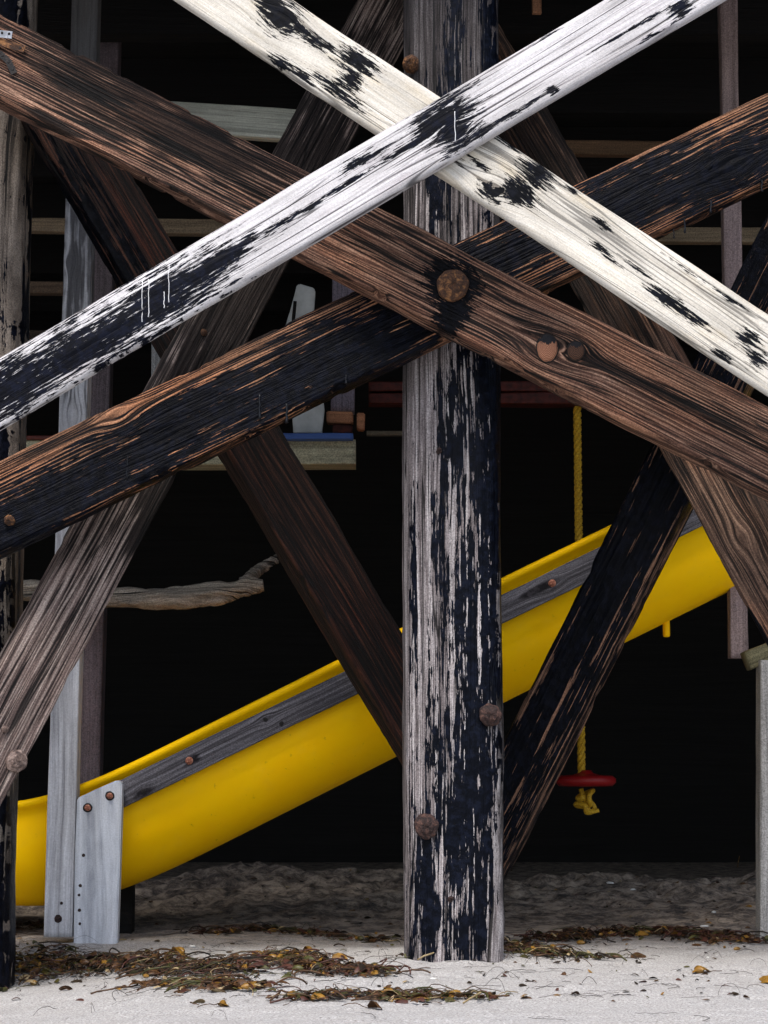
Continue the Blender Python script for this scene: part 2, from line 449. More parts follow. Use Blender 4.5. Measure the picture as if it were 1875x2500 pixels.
# ------------------------------------------------------------------ piles
def make_pile(name, beam, mat, seed, flat, **kw):
    n_ = 56; ring = []
    for k in range(n_):
        a = 2*math.pi*k/n_; c, s_ = math.cos(a), math.sin(a); e = 2/flat
        ring.append((beam.t/2*math.copysign(abs(c)**e, c), beam.h/2*math.copysign(abs(s_)**e, s_)))
    me = loft_mesh(name, beam.L, np.array(ring), seed, step=0.03, **kw)
    return link(name, me, mat, None, beam.M)
pile_b = Beam([(990, 2420), (984, -60)], [(1231, 2420), (1224, -60)], 0.0, 0.0, 0.29, 0.4, 0.55)
pile_mat = wood('tarred_pile_wood', sr(44, 39, 40), sr(126, 118, 119), sr(196, 191, 192), 1.7, 80, 3.0, uu=0.8, rough=0.8, bump=0.55, contrast=2.6,
    tar=pile_b.P([(1195, 1350, 620, 48), (1120, 1950, 420, 75), (1165, 1700, 420, 75), (1060, 1300, 260, 14), (1100, 1050, 330, 26), (1170, 2200, 160, 40), (1030, 2180, 200, 32),
                  (1180, 900, 300, 60), (1010, 1420, 260, 8), (1070, 2230, 120, 30), (1110, 150, 420, 20), (1200, 200, 300, 22), (1060, 450, 200, 22)]),
    tar_bias=-0.08, tar_streak=1.1, tar_ridge=0.9, tar_gain=0.75, tar_fine=1.1, tar_ff=0.8, soot_shade=pile_b.P([(1105, -150, 850, 500), (1225, 1100, 1500, 24)]), soot_shade_amt=0.75, tar_col=(0.0014, 0.0020, 0.0044), tar_soft=0.05, cracks=(sr(10, 9, 9), 0.9, 0.38), tar_rough=0.36, splits=0.95)  # the big top patch paints the deck's shade into the pile colour
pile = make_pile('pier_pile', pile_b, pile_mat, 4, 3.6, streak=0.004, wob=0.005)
tag(pile, 'thick upright pile with streaked black tar in the middle of the crossing beams', 'pile')
bolt_on(pile, pile_b, 1041, 2017, 0.037, 0.022, rust_dark, 1)
bolt_on(pile, pile_b, 1197, 1746, 0.034, 0.03, rust_dark, 2)
bolt_on(pile, pile_b, 1003, 158, 0.026, 0.035, rust_gold, 3)
for i, (x, y) in enumerate(((1100, 2195), (1072, 1100))):
    bolt_on(pile, pile_b, x, y, 0.009, 0.006, rust_dark, 40+i, 'knot', 0.2)

lpile_b = Beam([(-232, 2500), (-186, -60)], [(-12, 2500), (80, -60)], 0.17, 0.17, 0.30, 0.3, 0.5)
lp_mat = wood('left_pile_wood', sr(40, 35, 32), sr(112, 102, 93), sr(156, 145, 134), 5.3, 50, 3.0, uu=0.8, rough=0.85, bump=0.6, contrast=2.4,
    tar=lpile_b.P([(-20, 1900, 1050, 60), (50, 760, 420, 8), (-10, 20, 150, 80), (0, 1150, 250, 30)]), tar_bias=-0.16, tar_streak=1.0, tar_gain=0.9, tar_fine=1.0, tar_ff=0.9, tar_col=(0.0016, 0.0020, 0.0040),
    cracks=(sr(10, 9, 9), 0.9, 0.36))
lpile = make_pile('pier_pile', lpile_b, lp_mat, 9, 3.2, streak=0.004, wob=0.006)
tag(lpile, 'weathered grey pile at the left edge, black with tar near the sand', 'pile')

# ------------------------------------------------------------------ crossing beams in front of the piles
# charred beam, rising to the right
ch = Beam([(0, 1127), (1875, 223)], [(0, 1350), (1875, 441)], -0.125, -0.125, 0.12, 0.45, 0.45)
ch_mat = wood('charred_beam_wood', sr(12, 8, 6), sr(84, 58, 43), sr(176, 130, 100), 2.2, 84, 5.0, knots=[(*ch.uv(1785, 400), 0.03), (*ch.uv(285, 1010), 0.028)], rough=0.85, bump=0.9, contrast=2.8, uu=1.6, ridges=0.34, ridge_n=105.0, cracks=(sr(5, 4, 4), 0.95, 0.43), crack_u=2.6, crack_f=0.9, splits=0.9, hue=(1.15, 1.0, 0.88),
    tar=ch.P([(120, 1235, 330, 62), (480, 1010, 260, 52), (800, 880, 330, 62), (700, 950, 260, 60), (1180, 640, 220, 55), (1530, 480, 250, 60), (1780, 410, 170, 60), (60, 1300, 120, 50)]),
    tar_bias=0.56, tar_streak=1.0, tar_ridge=1.5, tar_gain=0.75, tar_fine=1.0, tar_ff=1.2, tar_soft=0.1, tar_col=(0.0014, 0.0018, 0.0036), tar_rough=0.4)
o_ch = ch.make('brace_beam', ch_mat, 21, 0.012, step=0.012, streak=0.004, wob=0.004, bite=0.022)
tag(o_ch, 'charred tarry black beam with orange-brown grain, rising to the right behind the brown beam', 'beam')
bolt_on(o_ch, ch, 24, 1271, 0.016, 0.02, rust_gold, 5)

# brown beam, falling to the right, in front of the charred one
br = Beam([(0, 31), (1875, 990)], [(0, 248), (1875, 1205)], -0.248, -0.248, 0.12, 0.45, 0.45)
br_knots = [(*br.uv(1336, 850), 0.034), (*br.uv(1406, 857), 0.026)]
br_mat = wood('brown_beam_wood', sr(18, 12, 10), sr(106, 76, 63), sr(192, 154, 130), 8.1, 92, 5.0, knots=br_knots, rough=0.85, bump=1.0, contrast=2.1, uu=1.8, ridges=0.34, ridge_n=112.0, cracks=(sr(10, 7, 6), 0.95, 0.44), crack_u=3.0, crack_f=0.85, splits=0.9, hue=(1.16, 1.0, 0.88),
    tar=br.P([(1103, 692, 105, 92), (1108, 760, 60, 84)]), tar_bias=-0.42, tar_streak=0.3, tar_ridge=0.5, tar_gain=1.5, tar_fine=1.2, tar_ff=1.5, tar_u=1.8,
    soot_shade=br.P([(330, 270, 200, 34), (480, 390, 160, 26), (130, 180, 140, 30), (760, 480, 100, 20), (380, 300, 480, 110), (200, 120, 300, 60), (1600, 950, 420, 22)]), soot_shade_amt=0.9, stain=((0.80, 0.62, 0.55), 0.6))
o_br = br.make('brace_beam', br_mat, 31, 0.014, step=0.012, streak=0.004, wob=0.005, bite=0.02, nf=34)
tag(o_br, 'brown ridged beam with a big rusty bolt and two knots, falling to the right', 'beam')
bolt_on(o_br, br, 1105, 698, 0.0475, 0.026, rust_gold, 6, jitter=0.05)
# the two knots: ringed lens-shaped plugs
def knot_mat(name, a, b, r0):
    n = NT(name); u, v, w = n.sep()
    wv = n.noise(n.co, 60, 2.0); rr = n.math('SQRT', u*u+v*v)
    rings = n.math('SINE', (rr+(wv-0.5)*0.008)*1500.0)*0.5+0.5
    col = n.mix(rings*0.8, b, a)
    blk = n.ss(v+(n.noise(n.co, 90, 3.0)-0.5)*0.04, 0.010, 0.016)
    col = n.mix(blk, col, (0.006, 0.006, 0.008)); col = n.mix(n.ss(rr+(wv-0.5)*0.006, r0*0.98, r0*1.06), col, (0.008, 0.005, 0.004)); n.bump(rings+wv, 0.4, 0.002)
    return n.out(col, 0.75, 0.3)
km1 = knot_mat('knot_wood', sr(176, 128, 98), sr(104, 60, 44), 0.034); km2 = knot_mat('dark_knot_wood', sr(100, 66, 46), sr(34, 24, 19), 0.025)
for (px, py, r, sx, sz, m_, sd_) in ((1336, 850, 0.034, 0.85, 1.15, km1, 3), (1406, 857, 0.025, 0.95, 1.1, km2, 4)):
    vs, fs = lathe([(r*1.16, -0.004), (r*1.12, 0.003), (r*1.0, 0.0015), (r*0.96, 0.0045), (r*0.6, 0.006), (r*0.2, 0.0065)], 36, 0.03, sd_)
    k = link('knot', mesh('knot', vs, fs), m_, o_br, on_face(br, px, py) @ Matrix.Rotation(R(27), 4, 'Z') @ Matrix.Diagonal((sx, sz, 1, 1)))

# white beams, on the outermost plane
w2 = Beam([(427-50, -190+157), (1875, 764)], [(427-50, -36), (1875, 957)], -0.498, -0.498, 0.042, 0.4, 0.5)
w2 = Beam([(724, 0), (1875, 766)], [(427, 0), (1875, 957)], -0.498, -0.498, 0.042, 0.9, 0.5)
WP = [(688, 40, 62, 48), (668, 8, 60, 30), (872, 150, 62, 36), (760, 90, 90, 16), (688, 158, 40, 20), (740, 190, 60, 10), (820, 222, 85, 16), (850, 200, 40, 22),
      (1310, 425, 50, 46), (1265, 462, 52, 40), (1200, 472, 34, 26), (1345, 395, 40, 30), (1285, 480, 40, 20), (1245, 350, 60, 12), (1170, 400, 40, 9), (1118, 392, 36, 10), (1330, 400, 26, 24),
      (1630, 730, 62, 18), (1690, 775, 55, 13), (1822, 825, 34, 26), (1850, 878, 30, 22), (1470, 548, 34, 12), (1462, 606, 40, 8), (1395, 462, 26, 6), (1762, 868, 30, 9), (1560, 660, 50, 7), (1500, 640, 46, 5),
      (1670, 655, 60, 5), (1780, 730, 50, 5), (560, 90, 34, 4)]
w2_mat = wood('cream_white_paint', sr(190, 182, 166), sr(214, 209, 198), sr(228, 225, 217), 4.4, 100, 4.0, knots=[(*w2.uv(690, 50), 0.03), (*w2.uv(1210, 460), 0.035)], rough=0.62, bump=0.35, contrast=1.6,
    tar=w2.P([(a, b, c*1.25, d*1.3) for a, b, c, d in WP]), tar_bias=-0.36, tar_streak=0.42, tar_ridge=0.9, tar_gain=1.05, tar_fine=1.5, tar_ff=1.9, tar_u=1.9, uu=2.4, tar_soft=0.12, tar_col=(0.00165, 0.00198, 0.00330), tar_rough=0.5, tar_bump=0.2,
    splits=0.6, cracks=(sr(60, 50, 44), 0.7, 0.345), stain=((0.94, 0.80, 0.55), 0.55))
o_w2 = w2.make('white_brace_board', w2_mat, 41, 0.016, step=0.015, streak=0.0012, wob=0.003)
tag(o_w2, 'cream white painted board with chipped black patches, falling to the right', 'board')
w1 = Beam([(0, 872), (1458, 5)], [(0, 1044), (1775, -6)], -0.543, -0.543, 0.042, 0.5, 0.85)
W1P = [(20, 955, 220, 84), (210, 845, 240, 84), (400, 722, 220, 76), (540, 632, 110, 30), (600, 590, 60, 14), (130, 905, 210, 34), (40, 975, 110, 34), (300, 800, 160, 40),
       (1085, 288, 95, 54), (1120, 335, 64, 34), (1040, 300, 50, 26), (1185, 318, 70, 14), (1250, 280, 60, 9), (1348, 222, 16, 14), (1300, 248, 34, 6), (1010, 350, 120, 8), (1090, 385, 26, 5),
       (840, 452, 120, 7), (878, 392, 50, 14), (760, 505, 60, 9), (690, 545, 80, 14), (920, 372, 60, 6), (1664, 22, 40, 20), (1560, 60, 90, 5), (1500, 95, 70, 4), (1590, 88, 30, 5), (1000, 455, 60, 3), (1330, 90, 60, 4)]
w1_mat = wood('white_paint', sr(166, 161, 164), sr(208, 206, 208), sr(230, 229, 232), 6.6, 100, 3.0, rough=0.6, bump=0.4, contrast=1.6, knots=[(*w1.uv(1110, 320), 0.02)],
    tar=w1.P([(a, b, c*1.15, d*1.25) for a, b, c, d in W1P]), tar_bias=-0.30, tar_streak=0.45, tar_ridge=1.0, tar_gain=1.1, tar_fine=1.6, tar_ff=1.9, tar_u=1.6, uu=2.0, tar_soft=0.12, tar_col=(0.0014, 0.0019, 0.0044), tar_rough=0.5, tar_bump=0.2,
    splits=0.75, cracks=(sr(40, 34, 38), 0.85, 0.385), stain=((0.80, 0.76, 0.79), 0.9))
o_w1 = w1.make('white_brace_board', w1_mat, 51, 0.018, step=0.015, streak=0.0012, wob=0.003)
tag(o_w1, 'white painted board with long black tarry stain, rising to the right in front of everything', 'board')
# white paint runs on the black stain
paint = NT('paint_run'); paint = paint.out(sr(225, 225, 228), 0.5, 0.4)
for i, (px, py0, py1) in enumerate(((347, 686, 786), (363, 682, 774), (412, 645, 738), (401, 712, 752), (1111, 272, 345))):
    vs, fs = [], []; rnd = random.Random(i); pts = []
    for k in range(9):
        u, v = w1.uv(px+rnd.uniform(-1.2, 1.2), py0+(py1-py0)*k/8); pts.append((u, -w1.t/2-0.0005, v))
    tube(vs, fs, pts, lambda s: 0.0010+0.0010*(s > 0.93), 6)
    link('paint_run', mesh('paint_run', vs, fs), paint, o_w1, Matrix.Identity(4))
# tar runs and drips on the charred beam
tar_mat = NT('tar'); tb = tar_mat.noise(tar_mat.co, 70, 3.0); tar_mat.bump(tb, 0.3, 0.003); tar_mat = tar_mat.out((0.003, 0.0034, 0.006), 0.35, 0.3)
rnd = random.Random(77)
for i, (px, py, ln, w_) in enumerate(((634, 962, 62, 5), (700, 985, 48, 6), (845, 915, 22, 5), (1672, 535, 34, 4), (1735, 490, 30, 5), (1645, 560, 22, 3), (310, 1110, 60, 3), (1860, 440, 28, 4))):
    vs, fs = [], []; pts = []
    for k in range(8):
        f = k/7; x = px + (rnd.uniform(-1.5, 1.5) if i != 8 else 95*math.sin(f*2.2)*(1-f)-2)
        u, v = ch.uv(x, py+ln*f); pts.append((u, -ch.t/2-0.001, v))
    tube(vs, fs, pts, lambda s, w_=w_: w_/2/820*(1.5 if s > 0.85 else 1.0), 7)
    link('tar_run', mesh('tar_run', vs, fs), tar_mat, o_ch, Matrix.Identity(4))
# metal straps nailed to the top left of the brown beam
def strap(parent, beam, pts, wd, mat, name, lift=0.006, holes=()):
    vs, fs = [], []
    P = [beam.uv(*p) for p in pts]; nP = len(P)
    for i, (u, v) in enumerate(P):
        a = Vector(P[max(i-1, 0)]); b = Vector(P[min(i+1, nP-1)]); t = (b-a).normalized(); q = Vector((-t.y, t.x))
        for sgn in (-1, 1):
            for dz in (0, 0.003):
                vs.append((u+q.x*wd/2*sgn, -beam.t/2-lift-dz, v+q.y*wd/2*sgn))
    for i in range(nP-1):
        b = i*4; c = b+4
        fs += [(b, b+1, c+1, c), (b+3, b+2, c+2, c+3), (b+1, b+3, c+3, c+1), (b+2, b, c, c+2)]
    fs += [(0, 2, 3, 1), ((nP-1)*4, (nP-1)*4+1, (nP-1)*4+3, (nP-1)*4+2)]
    o = link(name, mesh(name, vs, fs, False), mat, parent, Matrix.Identity(4))
    for (x, y) in holes:
        u, v = beam.uv(x, y); vs, fs = lathe([(0.004, -0.004), (0.004, 0.001), (0.002, 0.002)], 10)
        link('nail_head', mesh('nail_head', vs, fs), black_iron, o, Matrix(((1, 0, 0, u), (0, 0, -1, -beam.t/2-lift-0.003), (0, 1, 0, v), (0, 0, 0, 1))))
    return o
strap(o_br, br, [(-120, 75), (-40, 83), (32, 91)], 0.022, galv, 'metal_strap', 0.016, [(8, 86), (25, 88)])
strap(o_br, br, [(-90, 92), (0, 106), (62, 124)], 0.021, rust_gold, 'rusty_strap', 0.010, [(52, 121)])
strap(o_br, br, [(-30, 120), (2, 134), (22, 152), (36, 182)], 0.019, black_iron, 'perforated_strap', 0.006, [(8, 138), (22, 154), (32, 172)])

# ------------------------------------------------------------------ the oblique braces between the piles
b1 = Beam([(0, 1641), (890, 0)], [(176, 1641+0), (890+158, 0)], 0.03, 0.56, 0.115, 0.46, 0.35)
b1_mat = wood('grey_brace_wood', sr(34, 26, 26), sr(122, 104, 98), sr(186, 170, 160), 9.4, 75, 4.0, ridges=0.3, ridge_n=60.0, rough=0.85, bump=0.7, contrast=2.4, uu=1.7, crack_u=2.2, crack_f=0.9, splits=0.9, soot_shade=b1.P([(400, 1200, 260, 130), (620, 650, 1000, 200), (150, 1800, 200, 22)]), soot_shade_amt=0.95, cracks=(sr(16, 13, 14), 0.9, 0.36), stain=((0.7, 0.55, 0.52), 0.6))  # upper brace darkened in its colour, standing in for shade under the deck
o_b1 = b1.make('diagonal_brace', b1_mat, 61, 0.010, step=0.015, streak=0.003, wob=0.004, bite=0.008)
tag(o_b1, 'weathered grey diagonal brace leaning right, bolted at the lower left corner', 'beam')
bolt_on(o_b1, b1, 40, 1858, 0.033, 0.018, rust_grey, 8); bolt_on(o_b1, b1, 13, 1780, 0.011, 0.01, rust_grey, 9); bolt_on(o_b1, b1, 497, 812, 0.011, 0.012, rust_gold, 14)
b2 = Beam([(280, 620), (985, 1845)], [(430, 580+0), (985, 1555)], 0.27, 0.70, 0.115, 0.5, 0.3)
def oblique(xl_a, xr_a, ya, xl_b, xr_b, yb, Ya, Yb, thick, e0, e1):
    """brace given by left/right picture edges of its front face at two heights"""
    top = [(xl_a, ya), (xl_b, yb)]; bot = [(xr_a, ya), (xr_b, yb)]
    return Beam(top, bot, Ya, Yb, thick, e0, e1)
b2 = oblique(160, 338, 441, 610, 785, 1200, 0.22, 0.45, 0.115, 0.30, 1.15)
b2_mat = wood('dark_brown_brace_wood', sr(2, 1, 1), sr(27, 14, 10), sr(80, 48, 34), 11.3, 80, 4.0, rough=0.8, bump=0.7, contrast=2.6, tar=b2.P([(230, 560, 330, 90)]), tar_bias=-0.25, tar_streak=1.0, tar_ridge=0.8, tar_gain=0.8, stain=((0.7, 0.4, 0.3), 0.7), cracks=(sr(2, 2, 2), 0.95, 0.44), crack_u=2.2, crack_f=0.85, splits=0.95, hue=(1.25, 0.92, 0.75))
o_b2 = b2.make('diagonal_brace', b2_mat, 71, 0.010, step=0.015, streak=0.003, wob=0.004, bite=0.010)
tag(o_b2, 'dark brown diagonal brace leaning left, its foot behind the middle pile', 'beam')
b4 = oblique(1205, 1320, 0+275, 1669, 1835, 1207, 0.46, 0.16, 0.115, 0.75, 0.75)
b4 = oblique(1165, 1320, 275, 1667, 1840, 1200, 0.46, 0.14, 0.115, 0.50, 0.75)
b4_mat = wood('brown_brace_wood', sr(22, 15, 12), sr(92, 70, 58), sr(152, 122, 102), 13.7, 75, 4.0, rough=0.82, bump=0.7, contrast=2.8, knots=[(*b4.uv(1812, 1310), 0.022)], cracks=(sr(8, 6, 5), 0.9, 0.43), crack_u=2.5, splits=0.8, hue=(1.25, 0.98, 0.8), soot_shade=b4.P([(1300, 500, 700, 170)]), soot_shade_amt=0.85, tar=b4.P([(1760, 1480, 260, 14), (1860, 1560, 90, 20)]), tar_bias=-0.3, tar_streak=0.6, tar_gain=1.4)  # the large upper patch is deck shade painted into the wood colour
o_b4 = b4.make('diagonal_brace', b4_mat, 81, 0.010, step=0.015, streak=0.003, wob=0.004, bite=0.008)
tag(o_b4, 'brown diagonal brace leaning left at the right edge, in front of the black one', 'beam')
b3 = oblique(1834-0, 1990, 600, 1284, 1450, 1687, 0.28, 0.56, 0.115, 0.5, 0.68)
b3_mat = wood('black_brace_wood', sr(22, 16, 14), sr(88, 66, 54), sr(150, 112, 90), 15.1, 75, 4.0, rough=0.8, bump=0.7, contrast=2.8, tar=b3.P([(1480, 1450, 900, 80), (1800, 700, 300, 80)]), tar_bias=0.17, tar_streak=1.1, tar_ridge=1.2, tar_gain=0.7, tar_col=(0.0010, 0.0013, 0.0027), tar_rough=0.4)
o_b3 = b3.make('diagonal_brace', b3_mat, 91, 0.012, step=0.015, streak=0.003, wob=0.004, bite=0.010)
tag(o_b3, 'tar-black diagonal brace leaning right in front of the slide, beside the middle pile', 'beam')

# ------------------------------------------------------------------ the yellow slide
def plastic(name):
    n = NT(name); x = n.noise(n.co, 5.0, 4.0, 0.6); y = n.noise(n.co, 420.0, 2.0, 0.6); d = n.noise(n.co, 34.0, 4.0, 0.7)
    col = n.mix(n.ss(x, 0.35, 0.7), (1.0, 0.585, 0.0), (0.99, 0.55, 0.0))
    col = n.mix(n.ss(d, 0.64, 0.76)*0.45, col, (0.35, 0.20, 0.02))
    du = n.ss(n.noise(n.co, 16.0, 5.0, 0.75), 0.5, 0.72)
    col = n.mix(du*0.07, col, (0.70, 0.46, 0.10))
    n.bump(y*0.5+x, 0.12, 0.003)
    return n.out(col, 0.5, 0.08)
yellow = plastic('yellow_plastic')
SY, HW = 1.22, 0.27                     # middle of the trough and half its width
slide = bpy.data.objects.new('slide', None); COL.objects.link(slide)
near_Y = SY-HW
ctrl = [(-420, 1968), (-200, 1966), (-60, 1964), (57, 1957), (115, 1942), (189, 1918), (260, 1890), (349, 1848), (819, 1613), (1228, 1409), (1483, 1285), (1800, 1130), (2250, 905)]
pl = [at(x, y, near_Y) for x, y in ctrl]
S = [0.0]
for i in range(1, len(pl)): S.append(S[-1]+(pl[i]-pl[i-1]).length)
ts = np.linspace(0, S[-1], 150); PX = np.interp(ts, S, [p.x for p in pl]); PZ = np.interp(ts, S, [p.z for p in pl])
for _ in range(10):
    PX[1:-1] = (PX[:-2]+2*PX[1:-1]+PX[2:])/4; PZ[1:-1] = (PZ[:-2]+2*PZ[1:-1]+PZ[2:])/4
def slide_pt(s, yy, b):
    """s along the lip (m), yy across, b below the lip square to it"""
    x = np.interp(s, ts, PX); z = np.interp(s, ts, PZ); e = 0.02
    tx = np.interp(s+e, ts, PX)-np.interp(s-e, ts, PX); tz = np.interp(s+e, ts, PZ)-np.interp(s-e, ts, PZ)
    l = math.hypot(tx, tz); return (x+tz/l*b, yy, z-tx/l*b)
# outside profile from the near lip, down round the belly and up to the far lip, then back inside
prof = [(-HW+0.030, 0.004), (-HW+0.004, 0.0), (-HW-0.016, 0.004), (-HW-0.020, 0.016), (-HW-0.012, 0.028), (-HW+0.006, 0.034), (-HW+0.008, 0.06), (-HW+0.006, 0.10), (-HW+0.004, 0.15)]
for k in range(1, 16):
    a = math.pi*k/16; prof.append((-(HW-0.004)*math.cos(a), 0.15+0.235*math.sin(a)**0.92))
prof += [(-y, b) for (y, b) in prof[8::-1]]
inner = [(y*0.95, b-0.012 if b > 0.04 else b+0.012) for (y, b) in prof[::-1] if b >= 0.03]
prof += inner
vs, fs = [], []; ss = np.linspace(0.05, ts[-1]-0.05, 130)
for s in ss:
    sc = 0.86+0.14*float(sstep((s-0.25)/0.6))
    for (y, b) in prof: vs.append(slide_pt(s, SY+y, b*sc))
m_ = len(prof)
for i in range(len(ss)-1):
    for k in range(m_):
        k2 = (k+1) % m_; fs.append((i*m_+k, i*m_+k2, (i+1)*m_+k2, (i+1)*m_+k))
fs.append(tuple(range(m_))); fs.append(tuple((len(ss)-1)*m_+k for k in range(m_))[::-1])
link('trough', mesh('trough', vs, fs), yellow, slide)
tag(slide, 'yellow plastic playground slide running down to the left under the pier', 'slide')
rail_b = Beam([(300, 1902), (1458, 1337)], [(300, 1972), (1458, 1410)], near_Y-0.050, near_Y-0.050, 0.038, 0.03, 0.5)
grey_mat = wood('grey_rail_wood', sr(44, 42, 46), sr(92, 90, 96), sr(136, 134, 142), 17.0, 70, 5.0, knots=[(*rail_b.uv(650, 1757), 0.012), (*rail_b.uv(1340, 1424), 0.02), (*rail_b.uv(352, 1932), 0.012)], rough=0.85, bump=0.4, contrast=2.2, cracks=(sr(26, 24, 28), 0.8, 0.34),
    tar=rail_b.P([(1310, 1440, 70, 14), (350, 1935, 40, 14), (470, 1855, 30, 16)]), tar_bias=-0.35, tar_streak=0.4, tar_ridge=0.3, tar_gain=1.2, tar_soft=0.3, tar_col=(0.014, 0.013, 0.015), tar_rough=0.8)
o_rail = rail_b.make('side_rail', grey_mat, 101, 0.004, streak=0.0008, wob=0.002); o_rail.parent = slide; o_rail.matrix_local = rail_b.M
o_rail['label'] = 'grey weathered plank bolted along the side of the slide'
copper = rust('bolt_copper', sr(70, 40, 30), sr(150, 92, 72), sr(205, 150, 125), 120, 0.3)
for i, (x, y) in enumerate(((462, 1857), (1348, 1424))): bolt_on(o_rail, rail_b, x, y, 0.013, 0.012, copper, 20+i, 'bolt_head', 0.03, False)
for i, (x, y) in enumerate(((648, 1757), (687, 1767), (350, 1932))): bolt_on(o_rail, rail_b, x, y, 0.008, 0.003, black_iron, 30+i, 'knot', 0.2)
# short board that carries the slide's lower end: cut to the slope at its top, foot in the sand
pale = wood('pale_blue_grey_wood', sr(120, 124, 134), sr(168, 172, 182), sr(196, 200, 208), 19.0, 55, 7.0, rough=0.85, bump=0.3, contrast=1.7, cracks=(sr(84, 84, 92), 0.6, 0.31), uu=0.7, stain=((0.62, 0.62, 0.66), 0.6))
out = [(188, 1949), (236, 1926), (282, 1906), (292, 1905), (298, 1913), (297, 1960), (291, 2150), (285, 2330), (179, 2335), (182, 2100), (186, 2000)]
Yf = near_Y-0.125
p3 = [at(x, y, Yf) for x, y in out]; org = at(182, 2300, Yf)
vs = [(p.x-org.x, 0.0, p.z-org.z) for p in p3]+[(p.x-org.x, 0.055, p.z-org.z) for p in p3]; k_ = len(out)
fs = [tuple(range(k_))[::-1], tuple(range(k_, 2*k_))]+[(i, (i+1) % k_, (i+1) % k_+k_, i+k_) for i in range(k_)]
me = mesh('support_board', vs, fs, False)
bm = bmesh.new(); bm.from_mesh(me); bmesh.ops.recalc_face_normals(bm, faces=bm.faces); bmesh.ops.bevel(bm, geom=[e for e in bm.edges if e.calc_face_angle(0) > 0.6], offset=0.004, segments=2, affect='EDGES'); bm.to_mesh(me); bm.free()
pale_v = wood('pale_support_wood', sr(150, 155, 166), sr(200, 205, 214), sr(226, 230, 236), 23.0, 26, 6.0, rough=0.85, bump=0.25, contrast=1.6, uu=0.9, stain=((0.55, 0.55, 0.58), 0.5))
# the grain of this board runs upright: turn its own axes so that local X is up
me.transform(Matrix.Rotation(math.pi/2, 4, 'Y'))
o_sup = link('support_board', me, pale_v, slide, Matrix.Translation(org) @ Matrix.Rotation(-math.pi/2, 4, 'Y'))
o_sup['label'] = 'short pale board with slanting top carrying the low end of the slide'
def bolt_free(parent, px, py, Y, r, hgt, mat, seed, name='bolt_head', dome=False):
    prof = [(r, -0.006), (r, hgt*0.3), (r*0.62, hgt*0.34), (r*0.58, hgt), (r*0.3, hgt*1.04)] if not dome else [(r, -0.005), (r*0.9, hgt*0.6), (r*0.4, hgt)]
    vs, fs = lathe(prof, 20, 0.06, seed); p = at(px, py, Y)
    o = link(name, mesh(name, vs, fs), mat, parent, parent.matrix_basis.inverted() @ Matrix.Translation(p) @ Matrix.Rotation(math.pi/2, 4, 'X'))
    return o
for i, (x, y) in enumerate(((268, 1943), (214, 1972))):
    bolt_free(o_sup, x, y, Yf, 0.017, 0.004, black_iron, 50+i, 'washer', True); bolt_free(o_sup, x, y, Yf-0.003, 0.0105, 0.012, copper, 60+i)
for i, (x, y, r) in enumerate(((204, 2088, 0.006), (196, 2162, 0.006), (193, 2185, 0.005), (194, 2222, 0.006), (195, 2255, 0.005))):
    bolt_free(o_sup, x, y, Yf, r, 0.003, rust_dark, 70+i, 'nail_head', True)
vs, fs = lathe([(0.002, -0.026), (0.011, -0.024), (0.013, -0.018), (0.012, 0.10), (0.004, 0.10)], 16)
link('yellow_peg', mesh('yellow_peg', vs, fs), yellow, slide, Matrix.Translation(at(1627, 1538, SY)))
# black foot of the slide behind the support
dark_post = boxes('rear_foot', [(0, 0.055, 0, 0.09, -0.12, 0.30)], creosote, slide); dark_post.matrix_local = Matrix.Translation(at(284, 2234, 1.30))

# ------------------------------------------------------------------ posts and boards in the shade behind
def shade_wood(name, c, seed, f=60):
    c = tuple(min(0.7, x*(1.5 if seed == 131 else 0.9)) for x in c); lo = tuple(x*0.45 for x in c); hi = tuple(min(1, x*1.45) for x in c)
    return wood(name, lo, c, hi, seed, f, 5.0, rough=0.85, bump=0.3, contrast=1.8)
s1 = vbeam(181, 245, -200, 105, 177, 2288, near_Y-0.09-0.02, 0.09)
s1_mat = wood('pale_post_wood', sr(150, 150, 156), sr(204, 205, 210), sr(228, 230, 234), 29.0, 60, 5.0, rough=0.85, bump=0.3, contrast=1.8, cracks=(sr(90, 90, 96), 0.5, 0.32), knots=[(*s1.uv(178, 1010), 0.02), (*s1.uv(172, 640), 0.016)], soot_shade=s1.P([(215, 0, 1000, 260)]), soot_shade_amt=0.8)  # upper half coloured darker to stand for the shade up there
o = s1.make('tall_post', s1_mat, 111, 0.005, streak=0.0008, wob=0.002)
tag(o, 'tall pale square post rising past the low end of the slide', 'post')
bolt_on(o, s1, 142, 2243, 0.013, 0.005, rust_dark, 90); bolt_on(o, s1, 150, 2205, 0.005, 0.003, rust_dark, 91, 'nail_head')
def post(lbl, args, col, seed, name='tall_post', cat='post', thick=0.09, rad=0.005):
    b = vbeam(*args, thick); o = b.make(name, shade_wood(name+'_wood_%d' % seed, col, seed), seed, rad, streak=0.0008, wob=0.002); tag(o, lbl, cat); return o, b
post('grey brown post standing just behind the tall pale post', (249, 296, -150, 186, 234, 2260, 1.75), sr(102, 92, 96), 121)
post('thin mauve grey post at the right, ending beside a small bracket', (1755, 1799, -150, 1785, 1827, 1606, 1.15), sr(150, 132, 130), 123, thick=0.06)
post('pale post at the far right standing on the sand', (1857, 1905, 1612, 1856, 1905, 2310, 0.93), sr(170, 168, 164), 125)
post('mauve grey post hanging down to the shelf behind the crossing beams', (815, 868, 560, 806, 866, 1003, 1.75), sr(128, 120, 132), 127)
post('pale plank seen through the small gap left of the crossing braces', (369, 450, 700, 369, 450, 1100, 1.6), sr(150, 152, 152), 129, 'plank', 'plank', 0.03)
